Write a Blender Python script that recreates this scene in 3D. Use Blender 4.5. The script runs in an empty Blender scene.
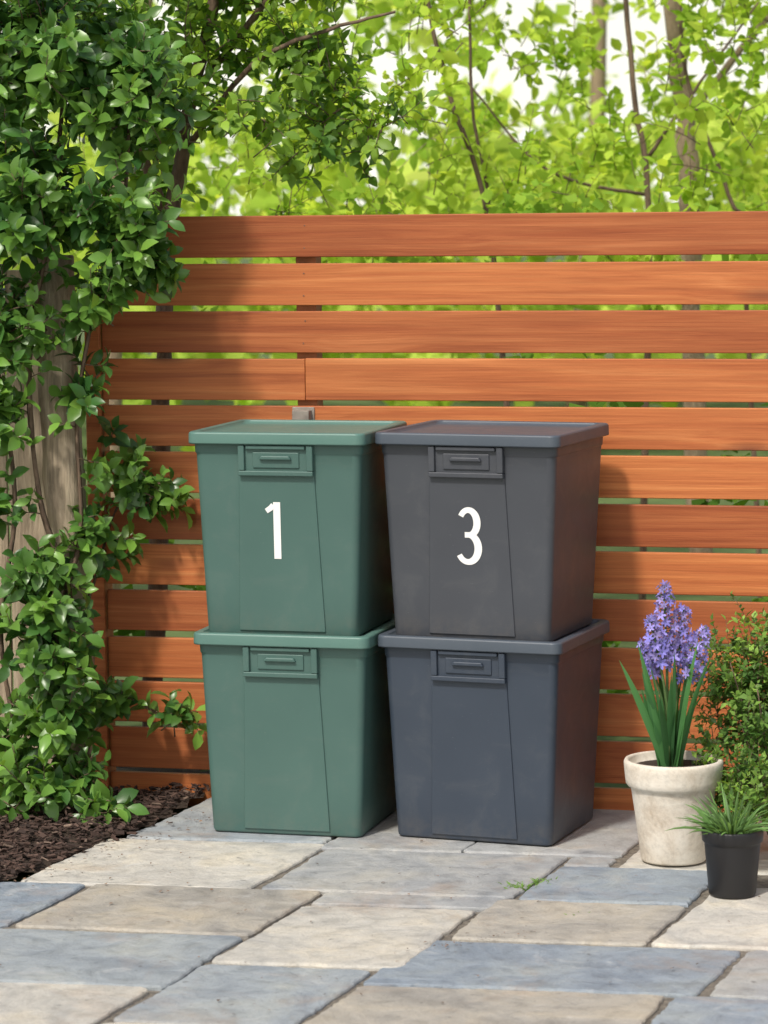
import bpy, math, random, bmesh
import numpy as np
from mathutils import Vector, Matrix
rng = np.random.default_rng(7)
random.seed(7)
scene = bpy.context.scene
COL = scene.collection

# ------------------------------------------------------------------ helpers
def link(ob, parent=None):
    COL.objects.link(ob)
    if parent: ob.parent = parent
    return ob
def empty(name, loc=(0,0,0), rz=0):
    e = bpy.data.objects.new(name, None); e.location = loc; e.rotation_euler = (0,0,rz)
    e.empty_display_size = .1
    return link(e)
def mesh_obj(name, verts, faces, mat=None, parent=None, smooth=False, loc=None, bevel=0, seg=2):
    me = bpy.data.meshes.new(name); me.from_pydata([tuple(map(float,v)) for v in verts], [], faces)
    me.update()
    if mat: me.materials.append(mat)
    if smooth: me.polygons.foreach_set("use_smooth", [True]*len(me.polygons))
    ob = bpy.data.objects.new(name, me)
    if loc: ob.location = loc
    if bevel:
        m = ob.modifiers.new("bev", 'BEVEL'); m.width = bevel; m.segments = seg; m.limit_method='ANGLE'
        m.angle_limit = math.radians(35)
        me.polygons.foreach_set("use_smooth", [True]*len(me.polygons))
        m.harden_normals = True
    return link(ob, parent)
def box(x0,x1,y0,y1,z0,z1):
    v=[(x0,y0,z0),(x1,y0,z0),(x1,y1,z0),(x0,y1,z0),(x0,y0,z1),(x1,y0,z1),(x1,y1,z1),(x0,y1,z1)]
    f=[(0,3,2,1),(4,5,6,7),(0,1,5,4),(1,2,6,5),(2,3,7,6),(3,0,4,7)]
    return v,f
def merge(parts):
    V=[];F=[]
    for v,f in parts:
        o=len(V); V+=list(v); F+=[tuple(i+o for i in t) for t in f]
    return V,F
def unit(a):
    a=np.asarray(a,float); n=np.linalg.norm(a,axis=-1,keepdims=True); return a/np.maximum(n,1e-9)
def tube(path, radii, ns=6):
    path=np.asarray(path,float); V=[];F=[]
    n=len(path); up=np.array([0.13,0.21,0.97])
    for i in range(n):
        t=unit(path[min(i+1,n-1)]-path[max(i-1,0)])
        a=unit(np.cross(t,up if abs(t@unit(up))<.95 else np.array([1,0,0.])))
        b=np.cross(t,a)
        for k in range(ns):
            q=2*math.pi*k/ns
            V.append(path[i]+radii[i]*(math.cos(q)*a+math.sin(q)*b))
    for i in range(n-1):
        for k in range(ns):
            k2=(k+1)%ns
            F.append((i*ns+k,i*ns+k2,(i+1)*ns+k2,(i+1)*ns+k))
    F.append(tuple(range(ns))[::-1]); F.append(tuple((n-1)*ns+k for k in range(ns)))
    return V,F
def smooth_path(pts, n=10):
    pts=np.asarray(pts,float); P=np.vstack([2*pts[0]-pts[1],pts,2*pts[-1]-pts[-2]]); out=[]
    for i in range(1,len(P)-2):
        for k in range(n):
            t=k/n
            out.append(.5*((2*P[i])+(-P[i-1]+P[i+1])*t+(2*P[i-1]-5*P[i]+4*P[i+1]-P[i+2])*t*t+(-P[i-1]+3*P[i]-3*P[i+1]+P[i+2])*t**3))
    out.append(P[-2]); return np.array(out)

# ------------------------------------------------------------------ materials
class NT:
    def __init__(s,name):
        s.m=bpy.data.materials.new(name); s.m.use_nodes=True; s.t=s.m.node_tree; s.n=s.t.nodes; s.l=s.t.links
        s.b=s.n["Principled BSDF"]; s.out=s.n["Material Output"]
    def new(s,t,**k):
        nd=s.n.new(t)
        for a,b in k.items():
            if a in nd.inputs.keys(): nd.inputs[a].default_value=b
            else: setattr(nd,a,b)
        return nd
    def lk(s,a,b): s.l.new(a,b)
    def coords(s,scale=(1,1,1),kind='Object',off=None):
        tc=s.new('ShaderNodeTexCoord'); mp=s.new('ShaderNodeMapping'); mp.inputs['Scale'].default_value=scale
        src=tc.outputs[kind]
        if off is not None:
            va=s.new('ShaderNodeVectorMath',operation='ADD'); s.lk(src,va.inputs[0]); s.lk(off,va.inputs[1]); src=va.outputs[0]
        s.lk(src,mp.inputs['Vector']); return mp.outputs[0]
    def noise(s,vec,scale,detail=4,rough=.6,dist=0):
        n=s.new('ShaderNodeTexNoise'); n.inputs['Scale'].default_value=scale; n.inputs['Detail'].default_value=detail
        n.inputs['Roughness'].default_value=rough; n.inputs['Distortion'].default_value=dist
        if vec is not None: s.lk(vec,n.inputs['Vector'])
        return n.outputs['Fac']
    def ramp(s,fac,stops):
        r=s.new('ShaderNodeValToRGB'); e=r.color_ramp.elements
        while len(e)<len(stops): e.new(.5)
        for i,(p,c) in enumerate(stops):
            e[i].position=p; e[i].color=(c,c,c,1) if isinstance(c,(int,float)) else (*c,1)
        s.lk(fac,r.inputs[0]); return r.outputs[0]
    def mix(s,a,b,fac,mode='MIX'):
        m=s.new('ShaderNodeMix'); m.data_type='RGBA'; m.blend_type=mode
        for v,i in ((fac,0),(a,6),(b,7)):
            if isinstance(v,(int,float)): m.inputs[i].default_value=v if i==0 else (v,v,v,1)
            elif isinstance(v,tuple): m.inputs[i].default_value=(*v,1)
            else: s.lk(v,m.inputs[i])
        return m.outputs[2]
    def bump(s,h,strength=.3,dist=.01,prev=None):
        b=s.new('ShaderNodeBump'); b.inputs['Strength'].default_value=strength; b.inputs['Distance'].default_value=dist
        s.lk(h,b.inputs['Height'])
        if prev is not None: s.lk(prev,b.inputs['Normal'])
        return b.outputs[0]
    def col(s,c): s.lk(c,s.b.inputs['Base Color'])
    def nrm(s,c): s.lk(c,s.b.inputs['Normal'])

def mat_plastic(name,c,c2):
    m=NT(name)
    v=m.coords(kind='Object')
    n1=m.noise(v,4,4,.5); n2=m.noise(v,260,2,.5)
    base=m.mix(c,c2,m.ramp(n1,[(.35,0),(.7,1)]))
    geo=m.new('ShaderNodeSeparateXYZ'); m.lk(v,geo.inputs[0])
    dust=m.ramp(geo.outputs[2],[(0,.28),(.08,0)])     # splash dirt near the foot
    dn=m.ramp(m.noise(v,22,5,.7),[(.4,0),(.7,1)])
    base=m.mix(base,(.20,.17,.13),m.mix(0,dust,dn))
    sm=m.noise(v,9,5,.7,1.0); base=m.mix(base,(.22,.22,.20),m.ramp(sm,[(.52,0),(.78,.10)]))  # faint dust film
    sc=m.noise(m.coords((30,30,160)),2.2,2,.5,1.5); base=m.mix(base,(.30,.31,.30),m.ramp(sc,[(.735,0),(.76,.22)]))  # scuffs
    m.col(base)
    m.lk(m.ramp(sm,[(.3,.38),(.7,.52)]),m.b.inputs['Roughness'])
    m.nrm(m.bump(n2,.12,.0008,m.bump(n1,.08,.005)))
    return m.m
def mat_simple(name,c,rough=.7,nscale=20,var=.3,bump=.2,bd=.005):
    m=NT(name); v=m.coords()
    n=m.noise(v,nscale,5,.6)
    m.col(m.mix(tuple(x*(1-var) for x in c),tuple(min(1,x*(1+var)) for x in c),m.ramp(n,[(.3,0),(.7,1)])))
    m.b.inputs['Roughness'].default_value=rough
    m.nrm(m.bump(m.noise(v,nscale*4,4,.6),bump,bd)); return m.m
def mat_cedar():
    m=NT("stained_cedar"); oi=m.new('ShaderNodeObjectInfo')
    cmb=m.new('ShaderNodeCombineXYZ')
    for k,mul in enumerate((37.,5.,23.)):
        mm=m.new('ShaderNodeMath',operation='MULTIPLY'); m.lk(oi.outputs['Random'],mm.inputs[0]); mm.inputs[1].default_value=mul
        m.lk(mm.outputs[0],cmb.inputs[k])
    off=cmb.outputs[0]
    vk=m.coords((2.0,7.5,7.5),off=off); vo=m.new('ShaderNodeTexVoronoi'); vo.inputs['Scale'].default_value=.60; m.lk(vk,vo.inputs['Vector'])
    vg=m.coords((.8,22,26),off=off)
    kd=m.ramp(vo.outputs['Distance'],[(.0,.5),(.3,0)]); cz=m.new('ShaderNodeCombineXYZ'); m.lk(kd,cz.inputs[2]); m.lk(kd,cz.inputs[1])
    va=m.new('ShaderNodeVectorMath',operation='ADD'); m.lk(vg,va.inputs[0]); m.lk(cz.outputs[0],va.inputs[1])
    g=m.noise(va.outputs[0],1.5,7,.62,.5)
    vf=m.coords((2.5,120,160),off=off); gf=m.noise(vf,1.5,3,.7)
    vb=m.coords((.7,2,2),off=off); big=m.noise(vb,1.5,3,.5)
    c=m.ramp(g,[(.26,(.30,.078,.024)),(.42,(.42,.122,.038)),(.56,(.50,.165,.053)),(.74,(.62,.240,.088))])
    c=m.mix(c,m.ramp(gf,[(.3,.74),(.62,1.06)]),.7,'MULTIPLY')
    c=m.mix(c,m.ramp(big,[(.3,(.80,.73,.70)),(.5,(1,.98,.96)),(.72,(1.10,1.10,1.07))]),.8,'MULTIPLY')
    c=m.mix(c,m.ramp(oi.outputs['Random'],[(0,(.76,.68,.68)),(.5,(.98,.97,.96)),(1,(1.12,1.15,1.10))]),1,'MULTIPLY')
    kn=m.ramp(vo.outputs['Distance'],[(.02,1),(.06,.6),(.12,0)])
    c=m.mix(c,(.13,.030,.013),m.mix(0,kn,.8))
    m.col(c); m.lk(m.ramp(g,[(.3,.48),(.7,.64)]),m.b.inputs['Roughness']); m.b.inputs['Specular IOR Level'].default_value=.38
    m.nrm(m.bump(gf,.35,.0014,m.bump(g,.3,.0028))); return m.m
def mat_weathered():
    m=NT("weathered_wood")
    v=m.coords((14,14,1.2)); g=m.noise(v,2.2,7,.7,.5)
    v2=m.coords((60,60,3)); g2=m.noise(v2,2,4,.7)
    c=m.ramp(g,[(.25,(.17,.125,.085)),(.5,(.42,.335,.235)),(.75,(.60,.50,.37))])
    c=m.mix(c,m.ramp(g2,[(.3,.6),(.6,1.05)]),.8,'MULTIPLY')
    c=m.mix(c,(.17,.19,.09),m.ramp(m.noise(m.coords(),4,4,.6),[(.5,0),(.75,.4)]))
    m.col(c); m.b.inputs['Roughness'].default_value=.85; m.nrm(m.bump(g,.7,.012,m.bump(g2,.5,.004))); return m.m
def mat_leaf(name,trans=.35,rough=.42,spec=.5):
    m=NT(name); a=m.new('ShaderNodeAttribute'); a.attribute_name='tint'
    c=a.outputs['Color']
    m.col(c); m.b.inputs['Roughness'].default_value=rough
    m.b.inputs['Specular IOR Level'].default_value=spec
    tr=m.new('ShaderNodeBsdfTranslucent'); c2=m.mix(c,(1.7,1.5,.6),1.,'MULTIPLY'); m.lk(c2,tr.inputs['Color'])
    mx=m.new('ShaderNodeMixShader'); mx.inputs[0].default_value=trans
    m.lk(m.b.outputs[0],mx.inputs[1]); m.lk(tr.outputs[0],mx.inputs[2]); m.lk(mx.outputs[0],m.out.inputs[0]); return m.m
def mat_bgleaf(name,trans=.5):
    m=NT(name); a=m.new('ShaderNodeAttribute'); a.attribute_name='tint'; c=a.outputs['Color']
    df=m.new('ShaderNodeBsdfDiffuse'); m.lk(c,df.inputs['Color']); tr=m.new('ShaderNodeBsdfTranslucent'); m.lk(m.mix(c,(1.5,1.4,.8),1.,'MULTIPLY'),tr.inputs['Color'])
    mx=m.new('ShaderNodeMixShader'); mx.inputs[0].default_value=trans
    m.lk(df.outputs[0],mx.inputs[1]); m.lk(tr.outputs[0],mx.inputs[2]); m.lk(mx.outputs[0],m.out.inputs[0]); m.n.remove(m.b); return m.m
def mat_bark(name,a,b):
    m=NT(name); v=m.coords((1,1,.25)); n=m.noise(v,40,6,.7,.6)
    m.col(m.ramp(n,[(.3,a),(.7,b)])); m.b.inputs['Roughness'].default_value=.9; m.nrm(m.bump(n,.8,.01)); return m.m
def mat_stone():
    m=NT("bluestone"); a=m.new('ShaderNodeAttribute'); a.attribute_name='tint'
    v=m.coords()
    n1=m.noise(v,4.2,7,.62,.7); n2=m.noise(v,16,7,.7,.5); n3=m.noise(v,150,4,.75)
    c=m.mix(a.outputs['Color'],m.ramp(n1,[(.28,(.64,.67,.73)),(.5,(1,1,1)),(.72,(1.22,1.15,1.02))]),.9,'MULTIPLY')
    c=m.mix(c,m.ramp(n2,[(.3,.72),(.5,1.0),(.70,1.15)]),.9,'MULTIPLY')
    c=m.mix(c,m.ramp(n3,[(.28,.64),(.5,1.04)]),.7,'MULTIPLY')
    st=m.noise(m.coords(),2.1,5,.7,1.2)
    c=m.mix(c,(.38,.27,.18),m.ramp(st,[(.54,0),(.72,.40)]))
    sp=m.noise(v,34,2,.5); c=m.mix(c,(.11,.105,.095),m.ramp(sp,[(.69,0),(.75,.55)]))
    wh=m.noise(m.coords(),7,4,.7,.8); c=m.mix(c,(.62,.62,.60),m.ramp(wh,[(.60,0),(.75,.38)]))
    m.col(c); m.lk(m.ramp(n2,[(.3,.52),(.7,.80)]),m.b.inputs['Roughness'])
    m.nrm(m.bump(n3,.35,.002,m.bump(n2,.6,.008,m.bump(n1,.5,.024)))); return m.m

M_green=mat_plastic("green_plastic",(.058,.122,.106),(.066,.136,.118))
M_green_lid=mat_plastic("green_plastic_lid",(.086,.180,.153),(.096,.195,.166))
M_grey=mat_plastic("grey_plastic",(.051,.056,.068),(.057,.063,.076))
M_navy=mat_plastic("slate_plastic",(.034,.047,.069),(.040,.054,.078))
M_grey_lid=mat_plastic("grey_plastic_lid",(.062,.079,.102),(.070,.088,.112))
M_white=mat_simple("white_vinyl",(.82,.82,.80),.45,30,.03,.05,.0005)
M_cedar=mat_cedar(); M_wood=mat_weathered()
M_dark=mat_simple("fence_post_timber",(.36,.14,.06),.8,15,.3)
M_stone=mat_stone()
M_sand=mat_simple("joint_sand",(.18,.16,.13),.95,60,.5,.8,.006)
M_soil=mat_simple("soil",(.045,.030,.020),.95,40,.5,.9,.01)
M_mulch=NT("bark_mulch"); a=M_mulch.new('ShaderNodeAttribute'); a.attribute_name='tint'; M_mulch.col(a.outputs['Color']); M_mulch.b.inputs['Roughness'].default_value=.9; M_mulch=M_mulch.m
M_vine=mat_leaf("vine_leaf",.25,.33,.5)
M_tree=mat_leaf("tree_leaf",.4,.5,.4)
M_bg=mat_bgleaf("sunlit_leaf",.5)
M_shrub=mat_leaf("shrub_leaf",.3,.5,.4)
M_petal=mat_leaf("petal",.35,.6,.2)
M_bark=mat_bark("bark_brown",(.07,.045,.03),(.22,.15,.10))
M_bark2=mat_bark("bark_tan",(.20,.14,.09),(.42,.32,.22))
M_stem=mat_simple("green_stem",(.08,.14,.04),.6,40,.2)

# ------------------------------------------------------------------ leaves
T_FULL=(np.array([(0,0,0),(0,.28,.03),(0,.55,.02),(0,.8,-.03),(0,1,-.12),
        (-.32,.25,.10),(-.47,.52,.10),(-.30,.8,.03),(.32,.25,.10),(.47,.52,.10),(.30,.8,.03)]),
        [(0,1,5),(1,2,6,5),(2,3,7,6),(3,4,7),(0,8,1),(1,8,9,2),(2,9,10,3),(3,10,4)])
T_SIMPLE=(np.array([(0,0,0),(-.5,.45,.1),(.5,.45,.1),(0,1,-.08),(0,.5,0)]),[(0,4,1),(0,2,4),(4,3,1),(4,2,3)])
T_MID=(np.array([(0,0,0),(-.42,.25,.08),(-.46,.6,.08),(0,1,-.1),(.46,.6,.08),(.42,.25,.08),(0,.45,0)]),[(0,6,1),(1,6,2),(6,3,2),(6,4,3),(6,5,4),(0,5,6)])
def build_leaves(name,P,D,N,L,W,tint,mat,parent=None,tmpl=T_FULL):
    tv,tf=tmpl; P=np.asarray(P,float);D=unit(D);N=np.asarray(N,float)
    X=unit(np.cross(D,N)+1e-6); N=np.cross(X,D); L=np.asarray(L,float)[:,None,None]; W=np.asarray(W,float)[:,None,None]
    V=P[:,None,:]+L*(tv[None,:,1:2]*D[:,None,:]+W*tv[None,:,0:1]*X[:,None,:]+tv[None,:,2:3]*N[:,None,:])
    n=len(P);k=len(tv); V=V.reshape(-1,3)
    lt=np.concatenate([np.array(f) for f in tf]); sz=np.array([len(f) for f in tf])
    loops=(np.arange(n)[:,None]*k+lt[None,:]).ravel(); sizes=np.tile(sz,n)
    me=bpy.data.meshes.new(name); me.vertices.add(len(V)); me.vertices.foreach_set("co",V.ravel())
    me.loops.add(len(loops)); me.loops.foreach_set("vertex_index",loops.astype(np.int32))
    me.polygons.add(len(sizes)); st=np.concatenate([[0],np.cumsum(sizes)[:-1]])
    me.polygons.foreach_set("loop_start",st.astype(np.int32))
    me.polygons.foreach_set("use_smooth",np.ones(len(sizes),bool))
    me.update(calc_edges=True); me.validate()
    at=me.attributes.new("tint",'FLOAT_COLOR','POINT')
    c=np.repeat(np.hstack([np.clip(tint,0,1),np.ones((n,1))]),k,axis=0); at.data.foreach_set("color",c.ravel().astype(np.float32))
    me.materials.append(mat); ob=bpy.data.objects.new(name,me); return link(ob,parent)

class Plant:
    def __init__(s): s.P=[];s.D=[];s.N=[];s.L=[];s.W=[];s.C=[];s.T=[]
    def leaf(s,p,d,n,l,w,c): s.P.append(p);s.D.append(d);s.N.append(n);s.L.append(l);s.W.append(w);s.C.append(c)
    def twig(s,p,d,L,n,ll,cA,cB,w=.85,stem=.0022,up=.2,tipup=.6):
        d=unit(d); q=p+d*L*.5+rng.normal(0,.08,3)*L; e=p+d*L+np.array([0,0,up*L*rng.uniform(-.5,1)])
        ts=np.linspace(0,1,5)[:,None]; path=(1-ts)**2*p+2*ts*(1-ts)*q+ts**2*e
        if stem: s.T.append((path,np.linspace(stem,stem*.5,5)))
        a=unit(np.cross(d,np.array([.1,.3,1.]))); b=np.cross(d,a); f0=rng.uniform(0,6.28)
        mixc=rng.uniform(0,1)**1.5
        for i in range(n):
            t=.2+.8*(i+.5)/n; j=t*4; k=min(int(j),3); pos=path[k]+(path[k+1]-path[k])*(j-k)
            f=f0+i*2.4; rad=math.cos(f)*a+math.sin(f)*b; fw=.35+.9*t**3
            dd=unit(rad+d*fw+rng.normal(0,.18,3)); nn=unit(d*.8-rad*.2+np.array([0,0,tipup])+rng.normal(0,.25,3))
            m=np.clip(mixc*.8+.35*t*t*rng.uniform(.3,1.2),0,1); col=(np.array(cA)*(1-m)+np.array(cB)*m)*rng.uniform(.75,1.25)
            s.leaf(pos,dd,nn,ll*rng.uniform(.6,1.2)*(1-.25*t),w*rng.uniform(.85,1.15),col)
    def cluster(s,c,r,n,L,nl,ll,cA,cB,bias=(0,-.5,.3),w=.85,stem=.0022,fill=.5,spread=.7,up=.2):
        c=np.array(c);r=np.array(r)
        for _ in range(n):
            u=unit(rng.normal(0,1,3)); rr=rng.uniform(fill,1)**.8 if rng.random()<.75 else rng.uniform(0,1)
            p=c+u*r*rr; d=unit(u*.6+np.array(bias)+rng.normal(0,spread,3)*.6)
            s.twig(p-d*L*.5,d,L*rng.uniform(.6,1.3),nl,ll,cA,cB,w,stem,up)
    def build(s,parent,mat,smat,name="foliage",tmpl=T_FULL):
        build_leaves(name,s.P,s.D,s.N,s.L,s.W,np.array(s.C),mat,parent,tmpl)
        if s.T:
            V,F=merge([tube(a,b,4) for a,b in s.T]); mesh_obj("twigs",V,F,smat,parent,True)

# ------------------------------------------------------------------ ground + paving
v,f=[(-150,-60,-.035),(150,-60,-.035),(150,250,-.035),(-150,250,-.035)],[(0,1,2,3)]
gm=NT("grass_ground"); gv=gm.coords(); gm.col(gm.ramp(gm.noise(gv,3,6,.7),[(.3,(.05,.08,.02)),(.7,(.12,.17,.05))])); gm.b.inputs['Roughness'].default_value=1
mesh_obj("ground",v,f,gm.m)
mesh_obj("joint_sand",[(-1.6,0,-.011),(4.5,-1,-.011),(4.5,8.0,-.011),(-.4,8.80,-.011),(-1.1,7.35,-.011),(-4,8.2,-.011),(-4,0,-.011)],[(0,1,2,3,4,5,6)],M_sand)

A=np.array([.983,-.182]);Cc=np.array([-.34,-.94]);O=np.array([0,7.936])
CR=(.52,.50,.445);GR=(.335,.345,.345);BL=(.265,.31,.355);TN=(.40,.375,.325);GB=(.31,.345,.365)
slabs=[(-.80,-.185,-.06,.485,CR),(-.165,.49,.0,.50,GR),(.505,.93,.13,.515,BL),(-.59,.0,.505,.975,TN),(-1.3,-.61,.5,.97,BL),
(.015,.485,.52,.635,GR),(.015,.445,.655,1.235,CR),(.465,.93,.535,.93,TN),(.95,1.55,.30,.93,CR),(-.70,-.005,.995,1.475,GB),
(.0,.395,1.255,1.755,GB),(.415,1.16,.95,1.37,BL),(.41,1.10,1.39,1.88,TN),(-.80,-.02,1.495,1.98,CR),
(1.18,1.9,.95,1.37,GR),(1.12,1.9,1.39,1.88,BL),(-.76,-.20,-.74,-.075,GB),(-.185,.19,-.74,-.015,GR),(.205,.62,-.74,-.015,GR),(.64,1.15,-.70,.11,CR),
(1.17,1.8,-.65,.28,GB),(.505,.62,-.0,.11,GR),(-.0,.39,1.775,2.3,CR),(-1.5,-.72,.99,1.48,CR),(-1.6,-.82,1.50,1.98,GB),
(.41,1.1,1.90,2.4,GB),(1.12,1.9,1.90,2.4,CR),(-.75,-.02,2.0,2.4,GR),(-1.6,-.77,2.0,2.4,TN)]
pal=[CR,GR,BL,TN,GB]
for r,(t0,t1) in enumerate([(2.42,2.9),(2.92,3.3),(3.32,3.9),(3.92,4.4),(4.42,5.0),(5.02,5.5)]):
    s=-1.7+.2*(r%2)
    while s<4.5:
        w=random.uniform(.4,.8); slabs.append((s,s+w-.018,t0,t1,random.choice(pal))); s+=w
for r,(t0,t1) in enumerate([(-.4,.1),(.12,.6),(.62,1.1),(1.12,1.6),(1.62,2.4)]):
    s=1.92
    while s<4.4:
        w=random.uniform(.45,.8); slabs.append((s,s+w-.018,t0,t1-.0,random.choice(pal))); s+=w
V=[];F=[];TC=[]
for (s0,s1,t0,t1,c) in slabs:
    j=lambda: random.uniform(-.007,.009)
    cs=[(s0-j(),t0-j()),(s1+j(),t0-j()),(s1+j(),t1+j()),(s0-j(),t1+j())]
    cs=[O+A*a+Cc*b for a,b in cs]; ring=[]
    for i in range(4):
        p,q=cs[i],cs[(i+1)%4]; Ln=np.linalg.norm(q-p); n=max(6,int(Ln/.018)); nr=np.array([-(q-p)[1],(q-p)[0]])/Ln
        ph=random.uniform(0,9)
        for k in range(n):
            t=k/n; w=.0 if k==0 else (.003*math.sin(t*9*Ln+ph)+.0018*math.sin(t*37*Ln+ph*2)+random.gauss(0,.0014))
            ring.append(p+(q-p)*t+nr*w)
    ring=np.array(ring); cen=ring.mean(0)
    for ci in cs:
        d=np.linalg.norm(ring-ci,axis=1); mk=d<.016; ring[mk]+=(cen-ring[mk])/np.linalg.norm(cen-ring[mk],axis=1,keepdims=True)*(.016-d[mk])[:,None]*random.uniform(.2,.7)
    n=len(ring)
    z=random.uniform(-.003,.001); tl=np.array([random.gauss(0,.0025),random.gauss(0,.0025)])
    o=len(V); dirs=cen-ring; ln=np.linalg.norm(dirs,axis=1,keepdims=True); dirs/=ln
    for lvl,(ins,dz) in enumerate([(0,-.034),(0,-.006),(.002,-.002),(.006,0)]):
        for k in range(n):
            p=ring[k]+dirs[k]*ins*(1+.8*random.random()); V.append((p[0],p[1],z+dz+(p-cen)@tl))
    for lvl in range(3):
        for k in range(n):
            k2=(k+1)%n; F.append((o+lvl*n+k2,o+lvl*n+k,o+(lvl+1)*n+k,o+(lvl+1)*n+k2))
    F.append(tuple(o+3*n+k for k in range(n))[::-1])
    g=random.uniform(.92,1.08); TC+=[(c[0]*g,c[1]*g,c[2]*g,1)]*(4*n)
ob=mesh_obj("patio_paving",V,F,M_stone)
at=ob.data.attributes.new("tint",'FLOAT_COLOR','POINT'); at.data.foreach_set("color",np.array(TC,np.float32).ravel())
bm=bmesh.new(); bm.from_mesh(ob.data); bmesh.ops.recalc_face_normals(bm,faces=bm.faces); bm.to_mesh(ob.data); bm.free()

# ------------------------------------------------------------------ mulch bed
bed=empty("mulch_bed")
poly=[(-.50,8.80),(-.72,8.17),(-.99,7.64),(-1.12,7.38),(-4,8.1),(-4,9.6),(-.6,9.4)]
def inside(x,y):
    c=False
    for i in range(len(poly)):
        x1,y1=poly[i];x2,y2=poly[i-1]
        if (y1>y)!=(y2>y) and x<(x2-x1)*(y-y1)/(y2-y1)+x1: c=not c
    return c
nx,ny=90,60; xs=np.linspace(-3.9,-.42,nx); ys=np.linspace(7.36,9.5,ny); V=[];F=[]
for yy in ys:
    for xx in xs: V.append((xx,yy,.0+.012*math.sin(xx*9)*math.cos(yy*8)+random.gauss(0,.004)-.004))
for j in range(ny-1):
    for i in range(nx-1):
        if inside((xs[i]+xs[i+1])/2,(ys[j]+ys[j+1])/2): F.append((j*nx+i,j*nx+i+1,(j+1)*nx+i+1,(j+1)*nx+i))
mesh_obj("soil",V,F,M_soil,bed,True)
P=[];D=[];N=[];L=[];W=[];C=[]
while len(P)<11000:
    x=rng.uniform(-2.2,-.43);y=rng.uniform(7.37,8.9)
    if not inside(x,y): continue
    if rng.random()<.05: x+=rng.uniform(0,.09);y-=rng.uniform(0,.04)
    P.append((x,y,rng.uniform(.002,.022)+.012*math.sin(x*9)*math.cos(y*8))); a_=rng.uniform(0,6.28); D.append((math.cos(a_),math.sin(a_),rng.normal(0,.25)))
    N.append(rng.normal(0,.45,3)+[0,0,1]); L.append(rng.uniform(.008,.030)); W.append(rng.uniform(.25,.6))
    b=rng.uniform(.4,1.6); C.append(np.array([.062,.037,.028])*b if rng.random()<.92 else np.array([.17,.12,.09])*b)
T_CHIP=(np.array([(-.4,0,0),(.4,.05,0),(.5,.9,0),(-.3,1,0),(-.4,0,.14),(.4,.05,.16),(.5,.9,.12),(-.3,1,.15)]),[(0,3,2,1),(4,5,6,7),(0,1,5,4),(1,2,6,5),(2,3,7,6),(3,0,4,7)])
o=build_leaves("bark_chips",P,D,N,L,W,np.array(C),M_mulch,bed,T_CHIP)
o.data.polygons.foreach_set("use_smooth",np.zeros(len(o.data.polygons),bool))

# ------------------------------------------------------------------ cedar fence
FA=math.radians(-13)
FY=8.78
fence=empty("wooden_fence",(-.82,FY,0),FA)
FP,SW,Z0=.1365,.1200,-.061
for i in range(13):
    z0=Z0+i*FP
    segs=[(0.0,4.6)] if i!=9 else [(0.0,.612),(.6128,4.6)]
    if i in (4,): segs=[(0,2.4),(2.402,4.6)]
    for (a0,a1) in segs:
        j1=random.gauss(0,.0012)
        v,f=box(0,a1-a0,random.uniform(-.001,.001),.022,0,SW+random.gauss(0,.0008))
        o=mesh_obj("slat",v,f,M_cedar,fence,False,(a0,0,z0+j1),.003,2)
        o.rotation_euler=(0,random.gauss(0,.0004),0)
for px in (.612,2.40,4.2):
    v,f=box(px-.03,px+.03,.024,.094,-.03,1.58); mesh_obj("post",v,f,M_dark,fence,bevel=.004)
v,f=box(-.05,-.004,-.012,.07,-.03,1.49); mesh_obj("end_board",v,f,M_cedar,fence,bevel=.003)
br=merge([box(.582,.632,-.04,-.001,1.092,1.140),box(.574,.640,-.006,-.0015,1.07,1.148)])
mesh_obj("bracket",br[0],br[1],mat_simple("grey_cap",(.25,.22,.19),.7),fence,bevel=.004)
P=[]
for i in range(1,13):
    for px in (.612,2.40):
        for zz in (.028,.092): P.append((px+random.gauss(0,.003),zz+Z0+i*FP))
scr=merge([tube([(x,-.0020,z),(x,.001,z)],[.0022,.0022],8) for k,(x,z) in enumerate(P) if not(.58<x<.65 and 1.04<z<1.30)])
mesh_obj("screws",scr[0],scr[1],mat_simple("screw_metal",(.16,.09,.06),.5),fence)

old=empty("weathered_fence",(-.99,8.86,0),math.radians(-4))
x=0
while x>-3.2:
    w=random.uniform(.12,.15); v,f=box(x-w+.006,x,random.uniform(0,.006),.024,-.03,1.56+random.uniform(-.02,.02))
    mesh_obj("board",v,f,M_wood,old,bevel=.003); x-=w
for z in (.35,1.25):
    v,f=box(-3.2,0,.032,.07,z,z+.09); mesh_obj("rail",v,f,M_wood,old,bevel=.003)
pp=[];rr=[]
for i in range(24):
    t=i/23; pp.append((-.915+.012*math.sin(t*5)-.01*t,8.62+.01*math.sin(t*7),-.03+1.62*t)); rr.append(.062*(1-.08*t)*(1+.05*math.sin(i*1.9)))
v,f=tube(pp,rr,18); v=[np.array(q)+rng.normal(0,.0015,3) for q in v]
mesh_obj("timber_post",v,f,M_wood,None,True)

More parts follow.
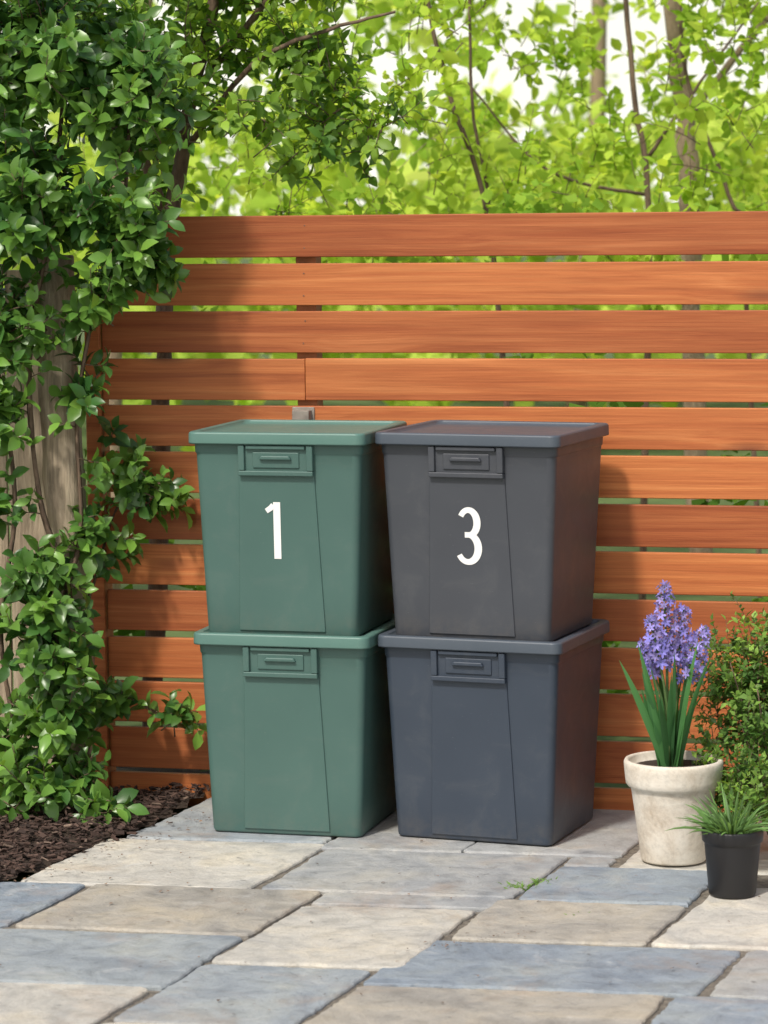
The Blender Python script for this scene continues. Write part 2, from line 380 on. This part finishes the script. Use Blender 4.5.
# ------------------------------------------------------------------ bins
def rring(w,d,r,z,n=7):
    out=[]
    for cx,cy,a0 in ((w/2-r,d/2-r,0),(-w/2+r,d/2-r,90),(-w/2+r,-d/2+r,180),(w/2-r,-d/2+r,270)):
        for k in range(n):
            q=math.radians(a0+90*k/(n-1)); out.append((cx+r*math.cos(q),cy+r*math.sin(q),z))
    return out
def loft(levels,cap0=True,cap1=True):
    V=[];F=[];n=len(levels[0])
    for l in levels: V+=l
    for i in range(len(levels)-1):
        for k in range(n):
            k2=(k+1)%n; F.append((i*n+k,i*n+k2,(i+1)*n+k2,(i+1)*n+k))
    if cap0: F.append(tuple(range(n))[::-1])
    if cap1: F.append(tuple((len(levels)-1)*n+k for k in range(n)))
    return V,F
H=.562;ZT=.537;BD0,BD1=.398,.438
def Dz(z): return BD0+(BD1-BD0)*z/ZT
def ribbon(path,w,zoff,x0,dep):
    path=np.array(path);n=len(path);V=[];F=[]
    ws=w if hasattr(w,'__len__') else [w]*n
    for i in range(n):
        t=unit(path[min(i+1,n-1)]-path[max(i-1,0)]);nn=np.array([-t[1],t[0]])
        for sgn in (1,-1):
            q=path[i]+nn*sgn*ws[i]/2; V.append((q[0]+x0,-(Dz(q[1]+zoff)/2)-dep,q[1]+zoff))
    for i in range(n-1): F.append((2*i,2*i+2,2*i+3,2*i+1))
    return V,F
def make_bin(loc,yaw,mat,lidmat,BW0,BW1,lw,digit=None,po=0):
    def Wz(z): return BW0+(BW1-BW0)*z/ZT
    e=empty("storage_bin",loc,yaw)
    R_=.022
    lv=[rring(BW0-.016,BD0-.016,.016,0),rring(BW0-.004,BD0-.004,.020,.003),rring(BW0,BD0,R_,.010)]
    for z in (.15,.3,.45,.500): lv.append(rring(Wz(z),Dz(z),R_,z))
    lv.append(rring(Wz(.503)+.006,Dz(.503)+.006,R_+.001,.505)); lv.append(rring(Wz(ZT)+.006,Dz(ZT)+.006,R_+.001,ZT))
    v,f=loft(lv); o=mesh_obj("body",v,f,mat,e,True); m=o.modifiers.new("b",'BEVEL'); m.width=.0015;m.segments=2;m.limit_method='ANGLE';m.angle_limit=math.radians(30)
    ld=.482
    lv=[rring(lw-.022,ld-.022,.024,ZT-.008),rring(lw-.002,ld-.002,.027,ZT-.008),rring(lw,ld,.028,ZT-.004),rring(lw-.001,ld-.001,.028,H-.006),rring(lw-.005,ld-.005,.027,H-.002),rring(lw-.012,ld-.012,.026,H),
        rring(lw-.042,ld-.042,.022,H),rring(lw-.047,ld-.047,.021,H-.002),rring(lw-.052,ld-.052,.020,H-.0095),rring(lw-.10,ld-.10,.016,H-.0102)]
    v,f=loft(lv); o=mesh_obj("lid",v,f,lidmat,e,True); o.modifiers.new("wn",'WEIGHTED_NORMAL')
    def slab(poly,d0,d1):
        n=len(poly);V=[(x+po,-(Dz(z)/2)-d1,z) for x,z in poly]+[(x+po,-(Dz(z)/2)+d0,z) for x,z in poly]
        F=[tuple(range(n)),tuple(range(n,2*n))[::-1]]+[(i,n+i,n+(i+1)%n,(i+1)%n) for i in range(n)]
        return V,F
    v,f=slab([(-.118,.014),(.128,.014),(.106,.452),(-.108,.452)],.004,.0042)
    mesh_obj("front_panel",v,f,mat,e,bevel=.0026,seg=3)
    def hb(x0,x1,z0,z1,d0,d1): return slab([(x0,z0),(x1,z0),(x1,z1),(x0,z1)],d0,d1)
    v,f=hb(-.096,.096,.452,.528,.003,.0075); mesh_obj("handle_plate",v,f,mat,e,bevel=.002)
    fr=[hb(-.106,.106,.443,.457,.003,.018),hb(-.106,-.088,.4572,.5268,.003,.018),hb(.088,.106,.4572,.5268,.003,.018),hb(-.084,.084,.5155,.5265,.003,.017)]
    for k in fr: mesh_obj("handle_frame",k[0],k[1],mat,e,bevel=.003,seg=3)
    v,f=hb(-.066,.066,.464,.508,.001,.0115); mesh_obj("handle_recess",v,f,mat,e,bevel=.003,seg=3)
    v,f=slab([(-.046,.487),(.046,.487),(.040,.499),(-.040,.499)],.001,.021); mesh_obj("handle_grip",v,f,mat,e,bevel=.004,seg=3)
    if digit==1:
        v,f=ribbon([(.006,0),(.006,.04),(.006,.08),(.006,.12),(.006,.156)],.020,.215,-.008,.0056)
        v2,f2=ribbon([(-.0035,.148),(-.012,.139),(-.024,.131)],[.015,.015,.014],.215,-.008,.0059)
        mesh_obj("number_decal",*merge([(v,f),(v2,f2)]),M_white,e)
    if digit==3:
        pts=[];p2=[];w1=[];w2=[]
        for k in range(25):
            q=math.radians(150-(150+78)*k/24); pts.append((-.002+.0245*math.cos(q),.1130+.0345*math.sin(q))); w1.append(.0155+.005*max(0,math.cos(q)))
        for k in range(29):
            q=math.radians(82-(82+150)*k/28); p2.append((-.004+.0290*math.cos(q),.0440+.0375*math.sin(q))); w2.append(.0155+.006*max(0,math.cos(q)))
        v,f=ribbon(pts,w1,.208,.004,.0056); v2,f2=ribbon(p2,w2,.208,.004,.0059)
        v3,f3=ribbon([(-.013,.0800),(-.004,.0800),(.006,.0800)],.015,.208,.004,.0053)
        mesh_obj("number_decal",*merge([(v,f),(v2,f2),(v3,f3)]),M_white,e)
    return e
LB=(-.2285,8.329);RB=(.304,8.211)
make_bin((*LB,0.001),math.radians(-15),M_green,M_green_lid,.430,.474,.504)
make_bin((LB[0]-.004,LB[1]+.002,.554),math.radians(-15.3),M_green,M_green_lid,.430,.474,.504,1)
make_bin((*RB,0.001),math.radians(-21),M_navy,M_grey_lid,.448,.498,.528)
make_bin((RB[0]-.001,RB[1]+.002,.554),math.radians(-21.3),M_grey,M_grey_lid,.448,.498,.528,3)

# ------------------------------------------------------------------ pots
def lathe(prof,n=48):
    V=[];F=[]
    for r,z in prof:
        for k in range(n):
            q=2*math.pi*k/n; V.append((r*math.cos(q),r*math.sin(q),z))
    for i in range(len(prof)-1):
        for k in range(n):
            k2=(k+1)%n; F.append((i*n+k,i*n+k2,(i+1)*n+k2,(i+1)*n+k))
    F.append(tuple(range(n))[::-1]); F.append(tuple((len(prof)-1)*n+k for k in range(n)))
    return V,F
mp=NT("aged_cream_terracotta"); pv=mp.coords()
n1=mp.noise(pv,9,6,.7,.5); n2=mp.noise(pv,70,4,.7)
c=mp.ramp(n1,[(.3,(.46,.38,.29)),(.5,(.66,.60,.51)),(.7,(.75,.71,.63))]); c=mp.mix(c,mp.ramp(n2,[(.3,.75),(.55,1.03)]),.6,'MULTIPLY')
mp.col(c); mp.b.inputs['Roughness'].default_value=.85; mp.nrm(mp.bump(n2,.4,.002,mp.bump(n1,.4,.006)))
pot=empty("flower_pot",(.755,7.785,0.0)); pot.scale=(1.03,1.03,1.0)
prof=[(.070,0.001),(.082,.001),(.084,.006),(.092,.07),(.101,.14),(.108,.188),(.110,.196),(.117,.200),(.122,.207),(.1235,.220),(.1265,.250),(.127,.262),(.124,.269),(.118,.270),(.113,.265),(.110,.245),(.02,.243)]
v,f=lathe(prof); mesh_obj("pot_body",v,f,mp.m,pot,True)
v,f=lathe([(.02,.2435),(.108,.2435),(.108,.247),(.02,.250)],24); mesh_obj("pot_soil",v,f,M_soil,pot,True)
mb=NT("black_nursery_plastic"); mb.b.inputs['Base Color'].default_value=(.012,.012,.014,1); mb.lk(mb.ramp(mb.noise(mb.coords(),12,4,.6),[(.3,.35),(.7,.6)]),mb.b.inputs['Roughness'])
pot2=empty("nursery_pot",(.863,7.38,0))
prof=[(.050,.001),(.057,.001),(.059,.005),(.0700,.128),(.0702,.134),(.0735,.136),(.076,.139),(.078,.164),(.0765,.168),(.073,.168),(.0715,.150),(.01,.148)]
v,f=lathe(prof,40); mesh_obj("pot_body",v,f,mb.m,pot2,True)
v,f=lathe([(.01,.1485),(.070,.1485),(.070,.151),(.01,.154)],24); mesh_obj("pot_soil",v,f,M_soil,pot2,True)

# ------------------------------------------------------------------ blades
def blades(name,items,mat,parent):
    V=[];F=[];C=[]
    for path,w,c in items:
        path=np.array(path);n=len(path);o=len(V)
        side=unit(np.cross(path[-1]-path[0],rng.normal(0,1,3)+np.array([0,1.0,.1])))
        for i in range(n):
            t=i/(n-1); ww=w*(.55+.45*min(1,t*3))*(1-max(0,(t-.55)/.45)**1.6*.96)
            tt=unit(path[min(i+1,n-1)]-path[max(i-1,0)]); nr=np.cross(side,tt)
            V+= [path[i]-side*ww/2+nr*ww*.22,path[i],path[i]+side*ww/2+nr*ww*.22]; C+=[(*(np.array(c)*(.8+.4*t)),1)]*3
        for i in range(n-1):
            for k in (0,1): F.append((o+3*i+k,o+3*i+k+1,o+3*i+4+k,o+3*i+3+k))
    ob=mesh_obj(name,V,F,mat,parent,True)
    at=ob.data.attributes.new("tint",'FLOAT_COLOR','POINT'); at.data.foreach_set("color",np.array(C,np.float32).ravel()); return ob
def arc(p,d,L,droop,n=9):
    p=np.array(p,float);d=unit(d);out=[p]
    for i in range(n-1):
        d=unit(d+np.array([0,0,-droop/n])+np.array([d[0],d[1],0])*droop*.6/n); p=p+d*L/(n-1); out.append(p)
    return out
hy=empty("hyacinth_plant",(.755,7.785,.248))
items=[]
for i in range(32):
    a_=rng.uniform(0,6.28); r=rng.uniform(.005,.038); tilt=rng.uniform(.03,.32)
    L=rng.uniform(.20,.34) if i<20 else rng.uniform(.12,.22)
    x0=r*math.cos(a_)-.012; items.append((arc((x0,r*math.sin(a_),0),(math.cos(a_)*tilt-.01,math.sin(a_)*tilt,1),L,rng.uniform(.1,.8)),rng.uniform(.013,.023),np.array([.055,.17,.055])*rng.uniform(.7,1.5)))
for dx,tl,L in ((-.03,-.32,.32),(.02,.24,.33),(-.02,-.18,.35),(0.03,.12,.35)):
    items.append((arc((dx*.5-.010,-.03,0),(tl,-.08,1),L,.3),.019,(.08,.23,.07)))
blades("strap_leaves",items,M_shrub,hy)
P=[];D=[];N=[];L=[];W=[];C=[];stems=[]
T_PET=(np.array([(0,0,0),(-.3,.4,.08),(.3,.4,.08),(-.28,.8,0),(.28,.8,0),(0,1,-.1),(0,.5,.02)]),[(0,6,1),(0,2,6),(1,6,5,3),(6,2,4,5)])
for (bx,by,tx,ty,z0,z1,rad) in ((-.02,0,-.026,.0,.27,.480,.048),(-.01,.02,-.082,.02,.24,.33,.020),(.02,-.01,.080,-.02,.235,.370,.044),(.01,.02,.030,.03,.28,.420,.036),(-.015,-.02,-.066,-.03,.28,.40,.036)):
    b=np.array([bx,by,0]);t=np.array([tx,ty,z1]); path=[b*(1-s)+t*s+np.array([tx*.25*math.sin(s*3.14)*-1,0,0]) for s in np.linspace(0,1,8)]
    stems.append(tube(path,np.linspace(.0055,.002,8),8))
    nf=int((z1-z0)*320)
    for i in range(nf):
        s=(z0+(z1-z0)*i/nf)/z1; j=s*7;k=min(int(j),6); c0=np.array(path[k])+(np.array(path[k+1])-np.array(path[k]))*(j-k)
        a_=i*2.4; prog=i/nf; rr=rad*(1-.6*prog**2)*rng.uniform(.65,1.2)
        out=np.array([math.cos(a_),math.sin(a_),-.15+.7*prog]); fc=c0+out*rr*.75; ax=unit(out+rng.normal(0,.25,3))
        u_=unit(np.cross(ax,[.2,.1,1]));v_=np.cross(ax,u_); stems.append(tube([c0,fc],[.0012,.0012],3))
        col=np.array([.24,.23,.72])*rng.uniform(.7,1.4)+np.array([.10,.07,.04])*rng.uniform(0,1.6)
        for q in range(6):
            f_=q*1.047+i; rd=math.cos(f_)*u_+math.sin(f_)*v_
            P.append(fc-ax*.004);D.append(rd*.9+ax*.5);N.append(ax-rd*.4+1e-3);L.append(rng.uniform(.015,.024)*(1-.35*prog));W.append(.62);C.append(col*rng.uniform(.8,1.2))
build_leaves("florets",P,D,N,L,W,np.array(C),M_petal,hy,T_PET)
v,f=merge(stems); mesh_obj("flower_stems",v,f,M_stem,hy,True)

gp=empty("potted_grass_plant",(.863,7.38,.152)); items=[]
for i in range(150):
    a_=rng.uniform(0,6.28);r=rng.uniform(0,.05);tilt=rng.uniform(.2,1.3)
    items.append((arc((r*math.cos(a_),r*math.sin(a_),0),(math.cos(a_)*tilt,math.sin(a_)*tilt,1),rng.uniform(.05,.14),rng.uniform(.3,1.2),6),rng.uniform(.003,.0075),np.array([.13,.25,.08])*rng.uniform(.5,1.6)))
blades("blades",items,M_shrub,gp)
sh=empty("shrub"); pl=Plant()
for c,r,n in (((1.02,7.88,.34),(.20,.16,.21),210),((.95,7.90,.44),(.13,.12,.12),75),((1.08,7.9,.53),(.15,.13,.14),130),((.92,7.80,.18),(.12,.12,.12),80),((.95,7.62,.20),(.08,.08,.10),50),((1.28,7.95,.35),(.2,.16,.24),130)):
    pl.cluster(c,r,n,.115,13,.030,(.045,.125,.028),(.28,.46,.085),bias=(0,-.3,.9),w=.62,stem=.0011,fill=.3)
for i in range(16):
    a_=rng.uniform(0,6.28); e=np.array([1.04+.16*math.cos(a_),7.87+.12*math.sin(a_),rng.uniform(.3,.55)]); b=np.array([1.04,7.88,-.01]); pl.T.append((smooth_path([b,(b+e)/2+[0,0,.04],e],4),np.linspace(.005,.002,9)))
pl.build(sh,M_shrub,M_bark,"foliage",T_SIMPLE)

# ------------------------------------------------------------------ climbing vine (left)
vine=empty("climbing_vine"); pl=Plant()
cA=(.034,.110,.026);cB=(.18,.35,.055)
CL=[((-.98,8.50,2.16),(.36,.22,.24),165),((-.70,8.48,2.02),(.16,.16,.17),66),((-1.0,8.46,1.74),(.24,.16,.17),90),((-.72,8.44,1.66),(.12,.13,.14),42),
((-.66,8.44,1.55),(.08,.08,.07),14),((-.80,8.46,1.46),(.08,.08,.06),12),((-1.07,8.50,1.40),(.11,.12,.14),34),((-.86,8.52,1.22),(.03,.04,.10),6),((-1.09,8.50,1.14),(.08,.10,.14),18),
((-.76,8.66,.98),(.08,.05,.09),9),((-.66,8.66,.88),(.07,.04,.05),6),((-.82,8.62,.76),(.12,.05,.05),12),((-.97,8.48,.70),(.10,.08,.05),14),
((-.97,8.46,.58),(.10,.08,.10),26),((-.92,8.44,.42),(.10,.08,.10),28),((-.94,8.42,.27),(.10,.09,.09),22),((-.78,8.60,.29),(.07,.04,.03),6),((-.62,8.62,.245),(.05,.03,.02),4),
((-.98,8.38,.10),(.16,.12,.05),24),((-.80,8.30,.05),(.05,.05,.03),5),((-1.13,8.50,.20),(.08,.1,.10),14),((-1.35,8.6,1.7),(.35,.2,.4),80),((-1.12,8.55,.86),(.05,.05,.08),5)]
for c,r,n in CL: pl.cluster(c,r,n,.13,9,.078,cA,cB,bias=(.1,-.6,.25),w=.58,stem=.0024,fill=.3)
for pts,r in (([(-.97,8.54,0),(-.99,8.50,.3),(-.90,8.50,.6),(-.98,8.51,.9),(-1.0,8.50,1.3),(-.93,8.50,1.7),(-.88,8.5,2.1)],.012),
 ([(-.90,8.52,0),(-.86,8.54,.25),(-.94,8.52,.5),(-.87,8.54,.8),(-.87,8.53,1.15),(-.8,8.50,1.5),(-.72,8.46,1.75),(-.7,8.46,2.0)],.009),
 ([(-.93,8.52,.45),(-.85,8.60,.62),(-.78,8.68,.85),(-.68,8.66,.93),(-.58,8.64,.90)],.005),([(-.93,8.50,.3),(-.8,8.62,.33),(-.66,8.63,.26),(-.54,8.60,.23)],.004),
 ([(-1.02,8.52,.0),(-1.1,8.5,.5),(-1.05,8.5,.9),(-1.1,8.5,1.4),(-1.1,8.5,1.9)],.009),([(-.98,8.5,1.3),(-.86,8.5,1.42),(-.74,8.46,1.5),(-.66,8.42,1.6)],.005)):
    p=smooth_path(pts,8); pl.T.append((p,np.linspace(r,r*.5,len(p))))
    for k in range(3,len(p)-1,2):
        d=np.array([rng.normal(0,.7),-.7,rng.normal(.2,.5)]); pl.twig(p[k],d,.07,5,.060,cA,cB,.62,.002)
pl.build(vine,M_vine,M_bark)
ls=empty("shrub"); pl=Plant()
pl.cluster((-1.17,8.15,.08),(.10,.1,.09),50,.06,12,.018,(.08,.16,.04),(.26,.38,.10),bias=(0,-.2,.8),stem=.001); pl.build(ls,M_shrub,M_bark,"foliage",T_SIMPLE)

# ------------------------------------------------------------------ trees behind the fence
def tree(stems,clusters,leafmat,bark,tmpl=T_FULL,kw={}):
    e=empty("deciduous_tree"); pl=Plant()
    parts=[]
    for pts,r0,r1 in stems:
        p=smooth_path(pts,7); p=p+rng.normal(0,r0*.12,p.shape); parts.append(tube(p,np.linspace(r0,r1,len(p)),9))
    v,f=merge(parts); mesh_obj("trunk_and_limbs",v,f,bark,e,True)
    for c,r,n,L,nl,ll,a,b in clusters: pl.cluster(c,r,n,L,nl,ll,a,b,**kw)
    pl.build(e,leafmat,bark,"foliage",tmpl); return e
tA=(.075,.19,.028);tB=(.32,.50,.06)
def box_clusters(x0,x1,y0,y1,z0,z1,m,rad,n,L,nl,ll,a,b):
    return [((rng.uniform(x0,x1),rng.uniform(y0,y1),rng.uniform(z0,z1)),(rad*rng.uniform(.7,1.4),rad,rad*rng.uniform(.5,.9)),n,L,nl,ll,a,b) for _ in range(m)]
tree([([(-.74,9.35,-.03),(-.70,9.35,.9),(-.66,9.3,1.6),(-.60,9.3,1.95),(-.50,9.3,2.4),(-.35,9.3,3.2)],.034,.015),([(-.66,9.3,1.7),(-.8,9.2,2.1),(-.9,9.1,2.7)],.018,.008),
      ([(-.60,9.3,1.9),(-.38,9.15,2.15),(-.15,9.1,2.25),(.05,9.1,2.3)],.010,.004),([(-.55,9.3,2.1),(-.2,9.2,2.5),(.1,9.2,2.8)],.012,.005)],
     box_clusters(-1.0,-.15,8.95,9.6,1.85,2.5,29,.16,14,.15,9,.064,tA,tB)+box_clusters(-.35,.02,9.0,9.4,1.95,2.6,7,.11,9,.14,8,.06,tA,tB)+box_clusters(-1.9,-1.1,9,9.6,1.7,2.7,6,.2,12,.15,9,.062,tA,tB),M_tree,M_bark,kw=dict(w=.6))
g1=(.26,.44,.05);g2=(.60,.74,.11)
tree([([(.52,11,-.03),(.46,11,.9),(.39,11,1.68),(.26,11,2.1),(.17,11,2.5),(.05,11,3.4)],.012,.007),([(.48,11.1,.6),(.40,11.1,1.7),(.34,11.1,2.1),(.33,11.1,2.9)],.008,.005)],
     box_clusters(-.6,1.2,10.4,11.8,1.5,2.8,25,.22,8,.2,8,.072,g1,g2),M_bg,M_bark,T_MID,dict(w=.65))
tree([([(1.05,12.2,-.03),(1.08,12.2,1.2),(1.08,12.2,1.8),(1.02,12.2,2.2),(.95,12.2,3.2)],.016,.010),([(1.07,12.2,1.75),(.8,12.1,1.8),(.6,12,1.9),(.35,12,2.2)],.008,.004),([(1.5,11.8,-.03),(1.42,11.8,1.5),(1.36,11.8,1.75),(1.18,11.8,2.3),(1.2,11.8,3)],.011,.006),([(1.08,12.2,1.9),(1.25,12.1,2.15),(1.5,12,2.5)],.009,.004)],
     box_clusters(.4,2.6,11.2,12.8,1.4,2.9,34,.24,9,.2,8,.076,g1,g2),M_bg,M_bark,T_MID,dict(w=.65))
tree([([(1.45,13.6,-.03),(1.40,13.6,1.2),(1.38,13.5,1.92),(1.30,13.5,2.64),(1.22,13.5,4)],.055,.04),([(1.38,13.5,2.1),(1.7,13.4,2.5),(2.1,13.4,2.9)],.02,.01)],
     box_clusters(.2,3.4,12.8,14.5,1.6,3.2,27,.3,8,.25,8,.09,g1,g2),M_bg,M_bark2,T_MID,dict(w=.65))
tree([([(-1.2,13,-.03),(-1.15,13,1.6),(-1.0,13,2.6),(-.9,13,4)],.05,.03)],
     box_clusters(-3.2,.5,11.8,14,1.5,3.2,42,.3,8,.25,8,.09,g1,g2),M_bg,M_bark2,T_MID,dict(w=.65))
he=empty("hedge"); pl=Plant()
for i in range(52): pl.cluster((rng.uniform(-1.4,4),rng.uniform(9.4,10.0),rng.uniform(.05,1.1)),(.25,.15,.2),8,.16,6,.08,(.06,.14,.025),(.20,.36,.055),stem=0)
for i in range(24): pl.cluster((rng.uniform(-1.4,4),rng.uniform(9.9,10.9),rng.uniform(1.2,1.70)),(.25,.2,.12),6,.16,6,.07,(.22,.40,.055),(.46,.62,.09),stem=0)  # upper hedge leaves paler: sunlight put into their leaf colour
pl.build(he,M_bg,M_bark,"foliage",T_SIMPLE)
bgt=empty("background_trees"); pl=Plant()
for i in range(350):
    x=rng.uniform(-8,10);y=rng.uniform(18,28);z=rng.uniform(.2,5.0) if rng.random()<.6 else rng.uniform(.2,2.2)
    pl.cluster((x,y,z),(.6,.5,.4),7,.4,6,.25,(.34,.50,.07),(.68,.80,.18),stem=0)
for i in range(7):
    x=rng.uniform(-8,9);y=rng.uniform(22,27); pl.T.append((smooth_path([(x,y,-.03),(x+.2,y,3),(x+rng.uniform(-.6,.8),y,7)],6),np.linspace(.08,.03,13)))
pl.build(bgt,M_bg,M_bark2,"foliage",T_SIMPLE)

# ------------------------------------------------------------------ litter, moss
P=[];D=[];N=[];L=[];W=[];C=[]
for i in range(260):
    if i<90: x=rng.uniform(-1.0,1.2);y=rng.uniform(6.2,8.1)
    elif i<200: t=rng.random(); x=-.46-.6*t+rng.normal(.04,.05);y=8.5-1.0*t+rng.normal(-.02,.04)
    else: t=rng.normal(0,.07); x=.17+t*.9+rng.normal(0,.012);y=6.90+t*.5+rng.normal(0,.014)
    a_=rng.uniform(0,6.28);P.append((x,y,.003+rng.uniform(0,.003)));D.append((math.cos(a_),math.sin(a_),0.05));N.append(rng.normal(0,.2,3)+[0,0,1]);L.append(rng.uniform(.004,.014) if i<200 else rng.uniform(.003,.008));W.append(rng.uniform(.3,.8));C.append(np.array([.13,.08,.05])*rng.uniform(.5,2))
build_leaves("leaf_litter",P,D,N,L,W,np.array(C),M_mulch)
items=[]
for cx,cy,n in ((.335,7.49,90),(.39,7.55,35),(.46,7.2,8)):
    for i in range(n):
        a_=rng.uniform(0,6.28);x=cx+rng.normal(0,.018);y=cy+rng.normal(0,.018)
        items.append((arc((x,y,-.01),(math.cos(a_)*.8,math.sin(a_)*.8,1),rng.uniform(.012,.035),.6,4),rng.uniform(.002,.004),np.array([.16,.30,.06])*rng.uniform(.6,1.4)))
blades("moss_tuft",items,M_shrub,None)

# ------------------------------------------------------------------ light, sky, camera
SUN_EL,SUN_AZ=math.radians(52),math.radians(210)
w=bpy.data.worlds.new("World"); scene.world=w; w.use_nodes=True; nt=w.node_tree
bg=nt.nodes["Background"]; sky=nt.nodes.new("ShaderNodeTexSky"); sky.sky_type='NISHITA'; sky.sun_disc=False
sky.sun_elevation=SUN_EL; sky.sun_rotation=SUN_AZ; sky.dust_density=4; sky.air_density=1.0; sky.ozone_density=.6
# bright hazy horizon
tc=nt.nodes.new("ShaderNodeTexCoord"); sx=nt.nodes.new("ShaderNodeSeparateXYZ"); nt.links.new(tc.outputs['Generated'],sx.inputs[0])
rp=nt.nodes.new("ShaderNodeValToRGB"); rp.color_ramp.elements[0].position=.10; rp.color_ramp.elements[0].color=(1,1,1,1); rp.color_ramp.elements[1].position=.40; rp.color_ramp.elements[1].color=(.05,.05,.05,1)
nt.links.new(sx.outputs[2],rp.inputs[0])
mx=nt.nodes.new("ShaderNodeMix"); mx.data_type='RGBA'; nt.links.new(rp.outputs[0],mx.inputs[0]); nt.links.new(sky.outputs[0],mx.inputs[6]); mx.inputs[7].default_value=(8.6,8.5,7.5,1)
nt.links.new(mx.outputs[2],bg.inputs[0]); bg.inputs[1].default_value=.13
sd=bpy.data.lights.new("sun",'SUN'); sd.energy=3.2; sd.angle=math.radians(5); sd.color=(1,.95,.87)
so=bpy.data.objects.new("sun",sd); link(so)
sp=Vector((math.sin(SUN_AZ)*math.cos(SUN_EL),math.cos(SUN_AZ)*math.cos(SUN_EL),math.sin(SUN_EL)))
so.rotation_euler=(-sp).to_track_quat('-Z','Y').to_euler(); so.location=sp*20
cd=bpy.data.cameras.new("camera"); cam=bpy.data.objects.new("camera",cd); link(cam)
cd.sensor_width=36; cd.sensor_fit='AUTO'; cd.lens=3000/1024*36; cd.clip_end=600; cd.clip_start=.1
pitch=math.radians(5.94)
R=Matrix.Rotation(math.radians(90)-pitch,4,'X')@Matrix.Rotation(-.0105,4,'Z')
cam.matrix_world=Matrix.Translation((0,0,1.74))@R
cd.dof.use_dof=True; cd.dof.focus_distance=8.15; cd.dof.aperture_fstop=5.0
scene.camera=cam
scene.view_settings.view_transform='Standard'; scene.view_settings.look='None'; scene.view_settings.exposure=0
